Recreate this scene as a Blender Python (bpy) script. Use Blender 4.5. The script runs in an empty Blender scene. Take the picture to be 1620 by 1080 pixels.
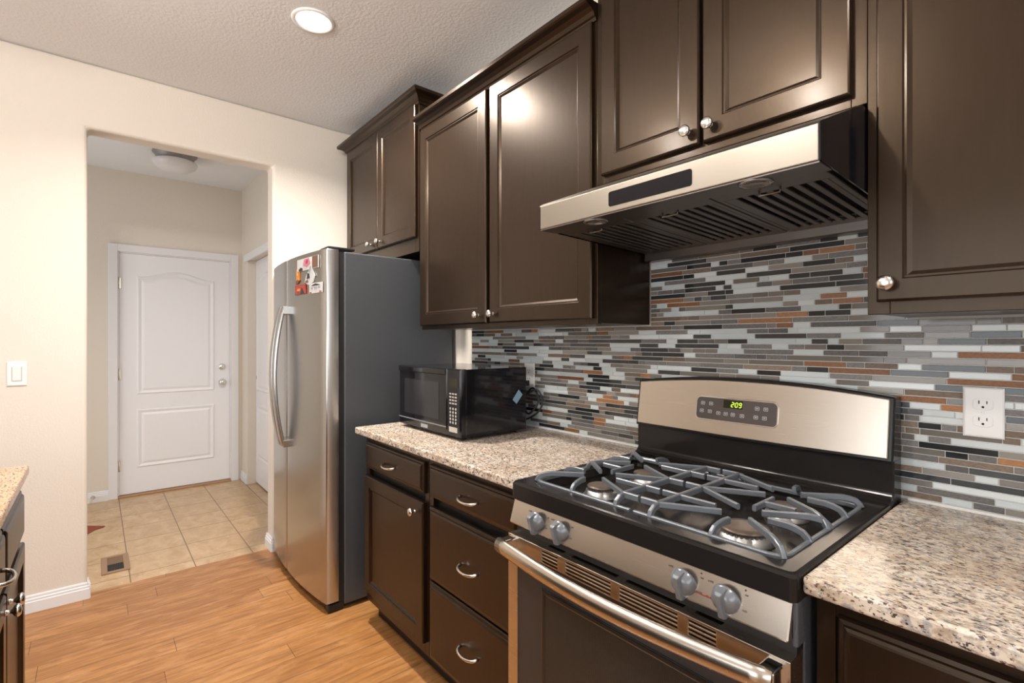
import bpy, bmesh, math, random
from mathutils import Vector, Matrix
random.seed(7)
SC = bpy.context.scene
COL = SC.collection

# ------------------------------------------------------------------ camera, world, lights, exposure
cd = bpy.data.cameras.new('camera'); cam = bpy.data.objects.new('camera', cd); COL.objects.link(cam)
cam.location = (3.3593, -1.595, 1.3178)
cam.rotation_euler = (math.radians(90), 0, math.radians(90 - 39.8198))
cd.sensor_width = 36; cd.lens = 789.45 / 1620 * 36; cd.shift_y = -1.2 / 1620
cd.clip_start = 0.02
SC.camera = cam
SC.view_settings.view_transform = 'Standard'; SC.view_settings.look = 'None'
SC.view_settings.gamma = 1; SC.view_settings.exposure = 0.0
SC.view_settings.use_curve_mapping = False
w = bpy.data.worlds.new('sky'); SC.world = w; w.use_nodes = True
w.node_tree.nodes['Background'].inputs[0].default_value = (.86, .93, 1, 1)
w.node_tree.nodes['Background'].inputs[1].default_value = 1.6

def area(name, loc, target, sx, sy, power, color, disk=False, spread=180):
    l = bpy.data.lights.new(name, 'AREA'); o = bpy.data.objects.new(name, l); COL.objects.link(o)
    l.shape = 'DISK' if disk else 'RECTANGLE'; l.size = sx
    if not disk: l.size_y = sy
    l.energy = power; l.color = color; l.spread = math.radians(spread)
    o.location = loc
    o.rotation_euler = (Vector(target) - Vector(loc)).to_track_quat('-Z', 'Y').to_euler()
    return o
DAY = (.95, .975, 1)
WARM = (1, .925, .85)
area('window_daylight_front', (3.2, -4.93, 1.45), (3.2, 0, 2.6), 3.0, 1.9, 48, DAY)
area('window_daylight_right', (6.43, -2.4, 1.67), (0, -2.4, 2.9), 2.6, 1.3, 27, DAY)
area('hall_fill_added', (-1.0, -2.93, 1.3), (-1.0, 0, 1.2), .9, 2.0, 16, DAY)  # added fill to brighten the hall; the wall behind it has no window

# ------------------------------------------------------------------ materials
def _p(m): return m.node_tree.nodes['Principled BSDF']
def mat(name, col, rough=.5, metal=0, spec=.5, coat=0, emit=None, estr=0):
    m = bpy.data.materials.new(name); m.use_nodes = True; p = _p(m)
    p.inputs['Base Color'].default_value = (*col, 1); p.inputs['Roughness'].default_value = rough
    p.inputs['Metallic'].default_value = metal; p.inputs['Specular IOR Level'].default_value = spec
    p.inputs['Coat Weight'].default_value = coat
    if emit: p.inputs['Emission Color'].default_value = (*emit, 1); p.inputs['Emission Strength'].default_value = estr
    return m
class N:
    """small node helper"""
    def __init__(s, m): s.t = m.node_tree; s.m = m; s.L = s.t.links.new
    def n(s, typ, **kw):
        x = s.t.nodes.new(typ)
        for k, v in kw.items():
            if k in x.inputs: x.inputs[k].default_value = v
            else: setattr(x, k, v)
        return x
    def coord(s, scale=(1, 1, 1), rot=(0, 0, 0), loc=(0, 0, 0), geo=True):
        c = s.n('ShaderNodeNewGeometry') if geo else s.n('ShaderNodeTexCoord')
        mp = s.n('ShaderNodeMapping'); mp.inputs['Scale'].default_value = scale; mp.inputs['Rotation'].default_value = rot
        mp.inputs['Location'].default_value = loc
        s.L(c.outputs['Position' if geo else 'Object'], mp.inputs['Vector']); return mp.outputs[0]
    def noise(s, vec, scale, detail=3, rough=.5, dist=0):
        x = s.n('ShaderNodeTexNoise'); x.inputs['Scale'].default_value = scale; x.inputs['Detail'].default_value = detail
        x.inputs['Roughness'].default_value = rough; x.inputs['Distortion'].default_value = dist
        s.L(vec, x.inputs['Vector']); return x.outputs['Fac']
    def ramp(s, fac, stops, interp='LINEAR'):
        r = s.n('ShaderNodeValToRGB'); r.color_ramp.interpolation = interp
        e = r.color_ramp.elements
        while len(e) < len(stops): e.new(.5)
        for i, (pos, c) in enumerate(stops):
            e[i].position = pos; e[i].color = (*c, 1) if not isinstance(c, (int, float)) else (c, c, c, 1)
        s.L(fac, r.inputs[0]); return r.outputs[0]
    def mix(s, fac, a, b, mode='MIX'):
        x = s.n('ShaderNodeMix', data_type='RGBA', blend_type=mode)
        for v, i in ((fac, 0), (a, 6), (b, 7)):
            if hasattr(v, 'links'): s.L(v, x.inputs[i])
            elif i == 0: x.inputs[0].default_value = v
            else: x.inputs[i].default_value = (*v, 1)
        return x.outputs[2]
    def bump(s, h, strength=.2, dist=.002):
        b = s.n('ShaderNodeBump'); b.inputs['Strength'].default_value = strength; b.inputs['Distance'].default_value = dist
        s.L(h, b.inputs['Height']); s.L(b.outputs[0], _p(s.m).inputs['Normal'])
    def col(s, c): s.L(c, _p(s.m).inputs['Base Color'])
    def rough(s, c): s.L(c, _p(s.m).inputs['Roughness'])

M = {}
def paint(name, col, bscale=110, bstr=.25, rough=.75):
    m = mat(name, col, rough, spec=.3); k = N(m); v = k.coord()
    k.bump(k.noise(v, bscale, 2, .5), bstr, .004); M[name] = m; return m
paint('wall_paint', (.77, .71, .63), 120, .30)
paint('ceiling_paint', (.81, .825, .84), 75, .6, .85)
paint('white_trim', (.82, .82, .84), 60, .03, .4)
m = M['door_white'] = mat('door_white', (.84, .845, .87), .38); k = N(m)
k.bump(k.noise(k.coord((60, 60, 3)), 2.2, 4, .6), .18, .002)
m = M['espresso'] = mat('espresso', (.026, .015, .009), .30, spec=.37, coat=.16); k = N(m)
g = k.noise(k.coord((26, 26, 3)), 3, 4, .6)
k.col(k.ramp(g, [(.3, (.0115, .0064, .0036)), (.7, (.0165, .0092, .0053))]))
_p(m).inputs['Specular Tint'].default_value = (1, .70, .45, 1); _p(m).inputs['Coat Roughness'].default_value = .17
k.bump(k.noise(k.coord((1, 1, .3)), 48, 5, .68), .22, .0011)
M['espresso_dark'] = mat('espresso_dark', (.012, .009, .007), .45)
M['nickel'] = mat('nickel', (.74, .71, .67), .24, 1)
M['dull_nickel'] = mat('dull_nickel', (.30, .29, .28), .5, .4)
M['chrome'] = mat('chrome', (.8, .8, .8), .1, 1)
def steel(name, col, rough, direction, bstr=.03):
    m = mat(name, col, rough, 1); k = N(m); v = k.coord(direction)
    n_ = k.noise(v, 1, 3, .6); k.bump(n_, bstr, .0004)
    k.rough(k.ramp(n_, [(.25, rough - .012), (.75, rough + .018)])); M[name] = m
steel('fridge_steel', (.50, .49, .475), .25, (5, 5, 500))
steel('range_steel_warmlit', (.60, .535, .46), .26, (3, 300, 400))  # same steel as the fridge, warm room light put into its colour
steel('hood_steel_warmlit', (.37, .335, .285), .34, (3, 300, 400))  # warm room light put into the steel colour here too
m = M['fridge_grey'] = mat('fridge_grey', (.070, .075, .082), .36); k = N(m)
k.bump(k.noise(k.coord(), 120, 3, .6), .5, .0018)
M['black_plastic'] = mat('black_plastic', (.012, .012, .013), .35)
M['rubber'] = mat('rubber', (.008, .008, .008), .6)
M['black_gloss'] = mat('black_gloss', (.008, .008, .01), .08)
M['black_enamel'] = mat('black_enamel', (.016, .014, .013), .17, spec=.28)
M['oven_glass'] = mat('oven_glass', (.032, .033, .036), .16)
m = M['oven_window'] = mat('oven_window', (.02, .021, .021), .2); k = N(m)
vo = k.n('ShaderNodeTexVoronoi'); vo.inputs['Scale'].default_value = 330; vo.inputs['Randomness'].default_value = 0
k.L(k.coord(), vo.inputs['Vector']); k.col(k.ramp(vo.outputs['Distance'], [(.25, (.045, .047, .047)), (.45, (.010, .011, .011))]))
m = M['grate_skysheen'] = mat('grate_skysheen', (.17, .185, .205), .36, .35); k = N(m)  # black enamel in truth; its sky reflection is painted as blue-grey
k.bump(k.noise(k.coord(), 200, 3, .6), .25, .0008)
M['burner_metal'] = mat('burner_metal', (.48, .47, .46), .36, .9)
M['burner_cap'] = mat('burner_cap', (.16, .12, .095), .32, .3)
M['knob_grey'] = mat('knob_grey', (.20, .215, .235), .28, .35)
M['keypad_brown'] = mat('keypad_brown', (.075, .062, .055), .28)
M['lcd'] = mat('lcd', (.012, .011, .004), .15)
M['digit_green'] = mat('digit_green', (.4, .6, .05), .4, emit=(.62, .85, .08), estr=.75)
M['print_grey'] = mat('print_grey', (.62, .62, .64), .5)
M['print_dark'] = mat('print_dark', (.05, .045, .04), .5)
M['print_red'] = mat('print_red', (.38, .06, .03), .5)
M['white_plastic'] = mat('white_plastic', (.86, .86, .85), .3)
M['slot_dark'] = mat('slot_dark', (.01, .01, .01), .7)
M['baffle_steel'] = mat('baffle_steel', (.20, .18, .165), .33, .9)
M['caulk'] = mat('caulk', (.82, .81, .78), .6)
M['lamp_glass'] = mat('lamp_glass', (.74, .74, .75), .3)
M['lamp_on'] = mat('lamp_on', (1, 1, 1), .5, emit=(1, .96, .9), estr=9)
M['bowl_on'] = mat('bowl_on', (.9, .88, .85), .4, emit=(1, .93, .84), estr=3)
M['hood_lamp'] = mat('hood_lamp', (.30, .29, .28), .15, .6)
M['bronze'] = mat('bronze', (.33, .20, .115), .45, .1)
M['bronze_dark'] = mat('bronze_dark', (.19, .105, .055), .5)
M['rust_red'] = mat('rust_red', (.26, .055, .028), .8)
M['threshold'] = mat('threshold', (.42, .24, .12), .5)
M['micro_window'] = mat('micro_window', (.022, .023, .026), .12)
M['silver_print'] = mat('silver_print', (.55, .54, .52), .35, .5)
M['sticker_blue'] = mat('sticker_blue', (.22, .36, .48), .4)
M['label_grey'] = mat('label_grey', (.28, .30, .33), .3)
for nm, c in dict(mag_pink=(.55, .16, .22), mag_white=(.55, .55, .54), mag_brown=(.16, .08, .05), mag_orange=(.75, .27, .04),
                  mag_red=(.38, .045, .03), mag_black=(.02, .02, .025), mag_yellow=(.75, .5, .1)).items():
    M[nm] = mat(nm, c, .4)
m = M['pane_glass'] = bpy.data.materials.new('pane_glass'); m.use_nodes = True
t = m.node_tree; t.nodes.clear()
o_ = t.nodes.new('ShaderNodeOutputMaterial'); mx = t.nodes.new('ShaderNodeMixShader'); mx.inputs[0].default_value = .08
tr = t.nodes.new('ShaderNodeBsdfTransparent'); gl = t.nodes.new('ShaderNodeBsdfGlossy'); gl.inputs['Roughness'].default_value = .02
t.links.new(tr.outputs[0], mx.inputs[1]); t.links.new(gl.outputs[0], mx.inputs[2]); t.links.new(mx.outputs[0], o_.inputs[0])

def granite(name, cols, warm):
    m = mat(name, (.6, .5, .4), .20, spec=.42); k = N(m)
    el = k.coord((1, 1.9, 1.4), (0, 0, .12))
    big = k.noise(k.coord(), 9, 4, .6, .4)
    c = k.ramp(big, [(.32, cols[0]), (.5, cols[1]), (.68, cols[2])])
    med = k.noise(el, 46, 4, .65, .3)
    c = k.mix(k.ramp(med, [(.47, 0), (.60, .8)]), c, cols[3])
    c = k.mix(k.ramp(k.noise(k.coord((1, 1.6, 1), loc=(3, 1, 2)), 60, 3, .6), [(.53, 0), (.63, .7)]), c, cols[4])
    sp = k.noise(k.coord((1, 2.1, 1.5), (0, 0, .12), (1.3, 5, 2)), 82, 3, .6, .2)
    c = k.mix(k.ramp(sp, [(.575, 0), (.625, .95)]), c, (.035, .024, .022))
    sp2 = k.noise(k.coord((1, 1.7, 1.5), (0, 0, .12), (7, 2, 9)), 120, 2, .5)
    c = k.mix(k.ramp(sp2, [(.60, 0), (.645, .9)]), c, (.11, .045, .028))
    k.col(c); M[name] = m
granite('granite', [(.55, .44, .325), (.68, .58, .47), (.73, .66, .57)] + [(.36, .27, .19), (.27, .27, .28)], 0)
granite('granite_tan', [(.47, .28, .145), (.55, .35, .19), (.60, .41, .25)] + [(.50, .32, .18), (.42, .33, .25)], 1)

def brickmat(name, w_, h_, off, mortar, swap, rough, c1, c2, cm, shift=(0, 0, 0)):
    m = mat(name, c1, rough); k = N(m)
    v = k.coord((1, 1, 1), (0, 0, math.radians(90) if swap else 0), shift)
    if swap:
        sp = k.n('ShaderNodeSeparateXYZ'); k.L(v, sp.inputs[0])
        def mth(op, a, c):
            q = k.n('ShaderNodeMath', operation=op)
            for i_, x_ in enumerate((a, c)):
                if hasattr(x_, 'links'): k.L(x_, q.inputs[i_])
                else: q.inputs[i_].default_value = x_
            return q.outputs[0]
        rowi = mth('FLOOR', mth('DIVIDE', sp.outputs[1], h_), 0); wn_ = k.n('ShaderNodeTexWhiteNoise', noise_dimensions='1D'); k.L(rowi, wn_.inputs['W'])
        cb = k.n('ShaderNodeCombineXYZ'); k.L(mth('ADD', sp.outputs[0], mth('MULTIPLY', wn_.outputs['Value'], 3.7)), cb.inputs[0]); k.L(sp.outputs[1], cb.inputs[1]); v = cb.outputs[0]
    b = k.n('ShaderNodeTexBrick'); b.offset = off; b.offset_frequency = 2; b.squash = 1
    b.inputs['Scale'].default_value = 1; b.inputs['Brick Width'].default_value = w_; b.inputs['Row Height'].default_value = h_
    b.inputs['Mortar Size'].default_value = mortar; b.inputs['Mortar Smooth'].default_value = .3; b.inputs['Bias'].default_value = 0
    b.inputs['Color1'].default_value = (0, 0, 0, 1); b.inputs['Color2'].default_value = (1, 1, 1, 1); b.inputs['Mortar'].default_value = (.5, .5, .5, 1)
    k.L(v, b.inputs['Vector'])
    return m, k, v, b
# hardwood: planks run along y
m, k, v, b = brickmat('hardwood', .95, .122, 0, .0011, True, .3, (.4, .2, .1), 0, 0, (0, .033, 0))
base = k.ramp(b.outputs['Color'], [(0, (.35, .152, .045)), (.5, (.42, .192, .058)), (1, (.48, .235, .078))])
gr = k.noise(k.coord((26, 1.6, 1)), 2.2, 5, .62, .5)
base = k.mix(k.ramp(gr, [(.32, .75), (.60, 0)]), base, (.22, .088, .030))
base = k.mix(k.ramp(k.noise(k.coord((9, 2.4, 1), loc=(4, 2, 0)), 2.4, 4, .6, .8), [(.48, 0), (.70, .5)]), base, (.60, .32, .14))
base = k.mix(b.outputs['Fac'], base, (.07, .03, .014))
k.col(base); k.rough(k.ramp(gr, [(.3, .38), (.7, .26)]))
hh = k.mix(b.outputs['Fac'], k.ramp(gr, [(.2, .55), (.8, 1)]), (0, 0, 0)); k.bump(hh, .30, .0012)
M['hardwood'] = m
m, k, v, b = brickmat('hall_tile', .3027, .3027, 0, .0035, False, .35, (.5, .4, .3), 0, 0, (.17 + .3027, 1.449 + .3027 * 4, 0))
nz = k.noise(k.coord((1, 1.4, 1)), 9, 5, .65, .6)
base = k.ramp(nz, [(.28, (.41, .25, .125)), (.5, (.54, .365, .205)), (.72, (.64, .47, .30))])
base = k.mix(k.ramp(b.outputs['Color'], [(0, 0), (1, .35)]), base, (.50, .35, .21))
base = k.mix(b.outputs['Fac'], base, (.24, .145, .08)); k.col(base)
k.bump(k.mix(b.outputs['Fac'], (1, 1, 1), (0, 0, 0)), .5, .002)
M['hall_tile'] = m
# mosaic materials: tint per strip comes from a face attribute
def mosaic(name, stops, rough, nscale, nrough=.6, spec=.5):
    m = mat(name, (.5, .5, .5), rough, spec=spec); k = N(m)
    at = k.n('ShaderNodeAttribute'); at.attribute_name = 'tint'
    c = k.ramp(at.outputs['Fac'], stops)
    if nscale:
        nz = k.noise(k.coord((1, 1, 2)), nscale, 4, .7)
        c = k.mix(1, c, k.ramp(nz, [(.25, .55), (.75, 1.35)]), 'MULTIPLY')
        k.bump(nz, .25, .002)
    k.col(c); M[name] = m; return m
mosaic('glass_white', [(0, (.54, .60, .61)), (1, (.72, .76, .76))], .09, 0)
mosaic('glass_taupe', [(0, (.155, .138, .118)), (1, (.30, .275, .24))], .09, 0)
mosaic('glass_charcoal', [(0, (.018, .021, .022)), (1, (.05, .054, .054))], .09, 0)
mosaic('slate', [(0, (.10, .095, .092)), (1, (.22, .205, .19))], .5, 140)
mosaic('rust_stone', [(0, (.20, .085, .035)), (1, (.42, .19, .07))], .45, 120)
mosaic('brown_stone', [(0, (.14, .098, .066)), (1, (.26, .19, .135))], .45, 140)
M['grout'] = mat('grout', (.70, .69, .66), .85)

# ------------------------------------------------------------------ geometry helpers
WL = {}                                    # world location of every empty / mesh made here
class MB:
    def __init__(s): s.b = bmesh.new(); s.mi = 0
    def _f(s, vs, smooth=False):
        try: f = s.b.faces.new(vs)
        except ValueError: return
        f.material_index = s.mi; f.smooth = smooth; return f
    def box(s, x0, x1, y0, y1, z0, z1):
        v = [s.b.verts.new(p) for p in [(x0, y0, z0), (x1, y0, z0), (x1, y1, z0), (x0, y1, z0), (x0, y0, z1), (x1, y0, z1), (x1, y1, z1), (x0, y1, z1)]]
        for q in [(0, 3, 2, 1), (4, 5, 6, 7), (0, 1, 5, 4), (1, 2, 6, 5), (2, 3, 7, 6), (3, 0, 4, 7)]: s._f([v[i] for i in q])
        return s
    def rings(s, rs, smooth=False, cap=(True, True), closed=True):
        vr = [[s.b.verts.new(p) for p in r] for r in rs]; n = len(vr[0])
        for a, c in zip(vr, vr[1:]):
            for i in range(n if closed else n - 1):
                j = (i + 1) % n; s._f([a[i], a[j], c[j], c[i]], smooth)
        if cap[0]: s._f(vr[0])
        if cap[1]: s._f(vr[-1])
        return s
    def panel(s, x0, x1, z0, z1, prof, y=1):
        """nested rectangles in XZ; prof = [(inset, y)]"""
        rs = [[(x0 + i, yy, z0 + i), (x1 - i, yy, z0 + i), (x1 - i, yy, z1 - i), (x0 + i, yy, z1 - i)] for i, yy in prof]
        return s.rings(rs)
    def prism(s, poly, axis, a, b_):
        """poly in the two other axes (order x,y,z without axis)"""
        def P(u, v_, h): return (h, u, v_) if axis == 'x' else ((u, h, v_) if axis == 'y' else (u, v_, h))
        return s.rings([[P(u, v_, a) for u, v_ in poly], [P(u, v_, b_) for u, v_ in poly]])
    def lathe(s, prof, o, axis=(0, 0, 1), n=24, smooth=True, cap=(True, True)):
        q = Vector(axis).to_track_quat('Z', 'Y'); o = Vector(o)
        rs = [[tuple(o + q @ Vector((r * math.cos(2 * math.pi * i / n), r * math.sin(2 * math.pi * i / n), h))) for i in range(n)] for r, h in prof]
        return s.rings(rs, smooth, cap)
    def sweep(s, path, sec, up=(0, 0, 1), smooth=False):
        """sec: list of (side, up) offsets or list per point"""
        P = [Vector(p) for p in path]; rs = []; U0 = Vector(up)
        for i, p in enumerate(P):
            d = (P[min(i + 1, len(P) - 1)] - P[max(i - 1, 0)]).normalized()
            sd = d.cross(U0)
            if sd.length < .05: sd = d.cross(Vector((0, 1, 0)))
            sd.normalize(); u = sd.cross(d).normalized()
            ss = sec[i] if isinstance(sec[0], list) else sec
            rs.append([tuple(p + sd * a + u * c) for a, c in ss])
        return s.rings(rs, smooth)
    def tube(s, path, r, n=10, up=(0, 0, 1)):
        rr = r if isinstance(r, list) else [r] * len(path)
        return s.sweep(path, [[(q * math.cos(2 * math.pi * i / n), q * math.sin(2 * math.pi * i / n)) for i in range(n)] for q in rr], up, True)
    def bar(s, path, w_, h_, up=(0, 0, 1), c=.2):
        a, b_, k_ = w_ / 2, h_ / 2, min(w_, h_) * c
        return s.sweep(path, [(-a, -b_ + k_), (-a + k_, -b_), (a - k_, -b_), (a, -b_ + k_), (a, b_ - k_), (a - k_, b_), (-a + k_, b_), (-a, b_ - k_)], up)
    def build(s, name, ma, parent=None, bevel=0, seg=2, mats=None):
        bmesh.ops.recalc_face_normals(s.b, faces=s.b.faces)
        off = WL.get(parent.name, Vector()) if parent else Vector()
        if parent: bmesh.ops.translate(s.b, verts=s.b.verts, vec=-off)
        me = bpy.data.meshes.new(name); s.b.to_mesh(me); s.b.free()
        o = bpy.data.objects.new(name, me); COL.objects.link(o)
        for x in ([ma] + (mats or [])): me.materials.append(M[x])
        if parent: o.parent = parent
        WL[o.name] = off
        if bevel:
            bv = o.modifiers.new('bevel', 'BEVEL'); bv.width = bevel; bv.segments = seg; bv.limit_method = 'ANGLE'; bv.angle_limit = math.radians(35)
        return o
def rrect(x0, x1, y0, y1, r, n=5):
    pts = []
    for cx_, cy_, a0 in ((x1 - r, y1 - r, 0), (x0 + r, y1 - r, 90), (x0 + r, y0 + r, 180), (x1 - r, y0 + r, 270)):
        for i in range(n + 1):
            a = math.radians(a0 + 90 * i / n); pts.append((cx_ + r * math.cos(a), cy_ + r * math.sin(a)))
    return pts
def tag(o, label, cat, group=None):
    o['label'] = label; o['category'] = cat
    if group: o['group'] = group
    return o
def thing(name, label, cat, loc, group=None):
    o = bpy.data.objects.new(name, None); COL.objects.link(o); o.location = loc; o.empty_display_size = .1
    WL[o.name] = Vector(loc); return tag(o, label, cat, group)
def struct(o, label=None):
    o['kind'] = 'structure'
    if label: o['label'] = label
    return o
DG = None
def text(name, s, size, loc, rot, ma, parent, bold=0):
    cu = bpy.data.curves.new(name + '_font', 'FONT'); cu.body = s; cu.size = size; cu.align_x = 'CENTER'; cu.align_y = 'CENTER'
    cu.extrude = .0002; cu.offset = bold
    o = bpy.data.objects.new(name + '_tmp', cu); COL.objects.link(o)
    bpy.context.view_layer.update()
    dg = bpy.context.evaluated_depsgraph_get()
    me = bpy.data.meshes.new_from_object(o.evaluated_get(dg)); me.name = name
    bpy.data.objects.remove(o); bpy.data.curves.remove(cu)
    me.materials.clear(); me.materials.append(M[ma])
    t_ = bpy.data.objects.new(name, me); COL.objects.link(t_)
    off = WL.get(parent.name, Vector())
    t_.parent = parent; t_.location = Vector(loc) - off; t_.rotation_euler = rot
    WL[t_.name] = off
    return t_

# ================================================================== SETTING
RX, RY, CH = 6.5, -5.0, 2.744          # room extents, ceiling height
struct(MB().box(-.06, RX, RY, 0, -.06, 0).build('floor', 'hardwood'), 'warm honey hardwood plank floor of the kitchen')
struct(MB().box(-2.1, -.06, -3.0, -.40, -.06, 0).build('floor_hall', 'hall_tile'), 'tan square ceramic tile floor of the hall')
struct(MB().box(-2.1, RX + .15, RY - .15, .15, CH, CH + .1).build('ceiling', 'ceiling_paint'), 'pale grey textured ceiling')
struct(MB().box(-.13, RX + .15, 0, .13, 0, CH).build('wall_right', 'wall_paint'), 'cream kitchen wall behind the cabinets')
# wall with the hall opening (plane x = 0)
oy0, oy1, oz = -1.63, -.745, 2.409
mb = MB(); mb.prism([(RY, 0), (oy0, 0), (oy0, oz), (oy1, oz), (oy1, 0), (0, 0), (0, CH), (RY, CH)], 'x', -.13, 0)
struct(mb.build('wall_back', 'wall_paint', bevel=.018, seg=4), 'cream wall with the opening to the hall')
# hidden side of the room: walls with windows
def wall_win(name, axis, pos0, pos1, a0, a1, wa0, wa1, wz0, wz1, label, wn):
    mb = MB()
    def bx(A0, A1, z0, z1, p0=pos0, p1=pos1, m_=mb):
        (m_.box(p0, p1, A0, A1, z0, z1) if axis == 'x' else m_.box(A0, A1, p0, p1, z0, z1))
    bx(a0, wa0, 0, CH); bx(wa1, a1, 0, CH); bx(wa0, wa1, 0, wz0); bx(wa0, wa1, wz1, CH)
    struct(mb.build(name, 'wall_paint'), label)
    pm = (pos0 + pos1) / 2
    f = MB(); e = .05
    for A0, A1, z0, z1 in ((wa0, wa0 + e, wz0, wz1), (wa1 - e, wa1, wz0, wz1), (wa0 + e, wa1 - e, wz0, wz0 + e), (wa0 + e, wa1 - e, wz1 - e, wz1),
                           ((wa0 + wa1) / 2 - .03, (wa0 + wa1) / 2 + .03, wz0 + e, wz1 - e)):
        bx(A0, A1, z0, z1, pm - .03, pm + .03, f)
    fo = struct(f.build(wn, 'white_trim'), 'white window frame')
    g = MB(); bx(wa0 + e, wa1 - e, wz0 + e, wz1 - e, pm - .004, pm + .004, g); g.build('pane', 'pane_glass', fo)
wall_win('wall_front', 'y', RY - .13, RY, -.13, RX, 1.6, 4.8, .45, 2.4, 'cream wall with a window facing the cabinets', 'window_1')
wall_win('wall_left', 'x', RX, RX + .13, RY, 0, -3.75, -1.05, .98, 2.38, 'cream wall with a wide window facing the hall', 'window_2')
# hall
struct(MB().box(-2.1, -.13, -3.13, -3.0, 0, CH).build('wall_hall_left', 'wall_paint'), 'beige hall wall')
mb = MB(); mb.prism([(-3.0, 0), (-1.455, 0), (-1.455, 2.065), (-.618, 2.065), (-.618, 0), (-.40, 0), (-.40, CH), (-3.0, CH)], 'x', -2.1, -1.95)
struct(mb.build('wall_hall_back', 'wall_paint'), 'beige hall wall around the white door')
mb = MB(); mb.prism([(-1.95, 0), (-1.72, 0), (-1.72, 2.06), (-.30, 2.06), (-.30, 0), (-.13, 0), (-.13, CH), (-1.95, CH)], 'y', -.525, -.40)
struct(mb.build('wall_hall_right', 'wall_paint'), 'beige hall wall with the closet')
struct(MB().box(-2.1, -.13, -.40, -.37, 0, CH).build('wall_closet', 'wall_paint'), 'back of the hall closet')
# baseboards with a stepped profile
def base_prof(h=.083): return [(0, 0), (.014, 0), (.014, h * .62), (.011, h * .66), (.011, h * .78), (.007, h * .82), (.007, h * .93), (.004, h), (0, h)]
def baseboard(name, axis, face, sgn, a0, a1, label):
    poly = [(face + sgn * d, z) for d, z in base_prof()]
    mb = MB()
    mb.prism(poly, 'x' if axis == 'y' else 'y', a0, a1) if axis == 'y' else mb.prism(poly, 'y', a0, a1)
    return struct(mb.build(name, 'white_trim'), label)
# profile lies in (x,z): runs along y
def bb_along_y(name, x, sgn, y0, y1, label, extra=None):
    mb = MB(); mb.prism([(x + sgn * d, z) for d, z in base_prof()], 'y', y0, y1)
    if extra: extra(mb)
    return struct(mb.build(name, 'white_trim'), label)
def bb_along_x(name, y, sgn, x0, x1, label):
    mb = MB(); mb.prism([(y + sgn * d, z) for d, z in base_prof()], 'x', x0, x1)
    return struct(mb.build(name, 'white_trim'), label)
def wrapL(mb): mb.prism([(oy0 + d, z) for d, z in base_prof()], 'x', -.065, .009)
def wrapR(mb): mb.prism([(oy1 - d, z) for d, z in base_prof()], 'x', -.13, .009)
bb_along_y('baseboard_back', 0, 1, RY, oy0 + .009, 'white baseboard under the light switch', wrapL)
bb_along_y('baseboard_corner', 0, 1, oy1 - .009, -.005, 'white baseboard behind the refrigerator', wrapR)
bb_along_y('baseboard_hall', -1.95, 1, -3.0, -1.517, 'white baseboard left of the white door')
bb_along_x('baseboard_hall_right', -.525, -1, -1.95, -1.72, 'white baseboard of the closet wall')
# hall door casing + threshold
mb = MB()
for y0, y1, z0, z1 in ((-1.517, -1.455, 0, 2.127), (-.618, -.556, 0, 2.127), (-1.455, -.618, 2.065, 2.127)): mb.box(-1.95, -1.934, y0, y1, z0, z1)
for y0, y1, z0, z1 in ((-1.455, -1.445, .02, 2.065), (-.628, -.618, .02, 2.065), (-1.445, -.628, 2.056, 2.065)): mb.box(-2.04, -1.946, y0, y1, z0, z1)
struct(mb.build('trim_1', 'white_trim', bevel=.003), 'white casing of the hall door')
struct(MB().box(-2.05, -1.93, -1.455, -.618, 0, .016).build('trim_2', 'threshold', bevel=.004), 'tan wooden threshold under the hall door')
mb = MB(); mb.box(-1.80, -.30, -.541, -.525, 2.045, 2.11)
struct(mb.build('trim_3', 'white_trim', bevel=.003), 'white header trim of the closet')
# doors
def arch(y0, y1, z0, z1, rise, i, n=16):
    a0, a1, b0, b1 = y0 + i, y1 - i, z0 + i, z1 - i
    pts = [(a0, b0), (a1, b0)]
    for q in range(n + 1):
        s = q / n; u = min(max((s - .1) / .8, 0), 1)
        pts.append((a1 + (a0 - a1) * s, b1 + rise * (math.sin(math.pi * u) ** 2 * .35 + math.sin(math.pi * u) * .65)))
    return pts
def panel_slab(mb, face, fx, y0, y1, z0, z1, rise):
    """embossed moulding on a slab; face(a, b, depth) -> xyz"""
    rs = [[face(a, b_, d) for a, b_ in arch(y0, y1, z0, z1, rise, i)] for i, d in ((0, -.002), (.006, .007), (.012, .009), (.026, .004), (.032, .0015), (.05, .0075), (.054, .008))]
    mb.rings(rs)
mb = MB(); mb.box(-2.0, -1.958, -1.444, -.629, .022, 2.055)
fx = lambda a, b_, d: (-1.958 + d, a, b_)
panel_slab(mb, fx, 0, -1.328, -.752, .86, 1.868, .055); panel_slab(mb, fx, 0, -1.328, -.752, .235, .735, 0)
hd = struct(mb.build('door_1', 'door_white', bevel=.002), 'white two panel door with an arched upper panel')
for z in (1.80, 1.036, .27):
    h = MB(); h.box(-1.957, -1.9475, -1.453, -1.436, z - .045, z + .045); h.lathe([(.005, -.048), (.005, .048)], (-1.946, -1.4475, z), n=10)
    h.build('hinge', 'nickel', hd)
k_ = MB(); k_.lathe([(.031, 0), (.031, .006), (.012, .012), (.011, .028), (.024, .036), (.029, .05), (.024, .062), (.008, .066)], (-1.957, -.69, .934), (1, 0, 0)); k_.build('door_knob', 'chrome', hd)
k_ = MB(); k_.lathe([(.030, 0), (.030, .008), (.024, .014), (.010, .016)], (-1.957, -.69, 1.075), (1, 0, 0)); k_.box(-1.944, -1.925, -.694, -.686, 1.060, 1.090); k_.build('deadbolt', 'chrome', hd)
mb = MB(); mb.box(-1.719, -.98, -.455, -.42, .012, 2.055)
fy = lambda a, b_, d: (a, -.455 - d, b_)
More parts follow.
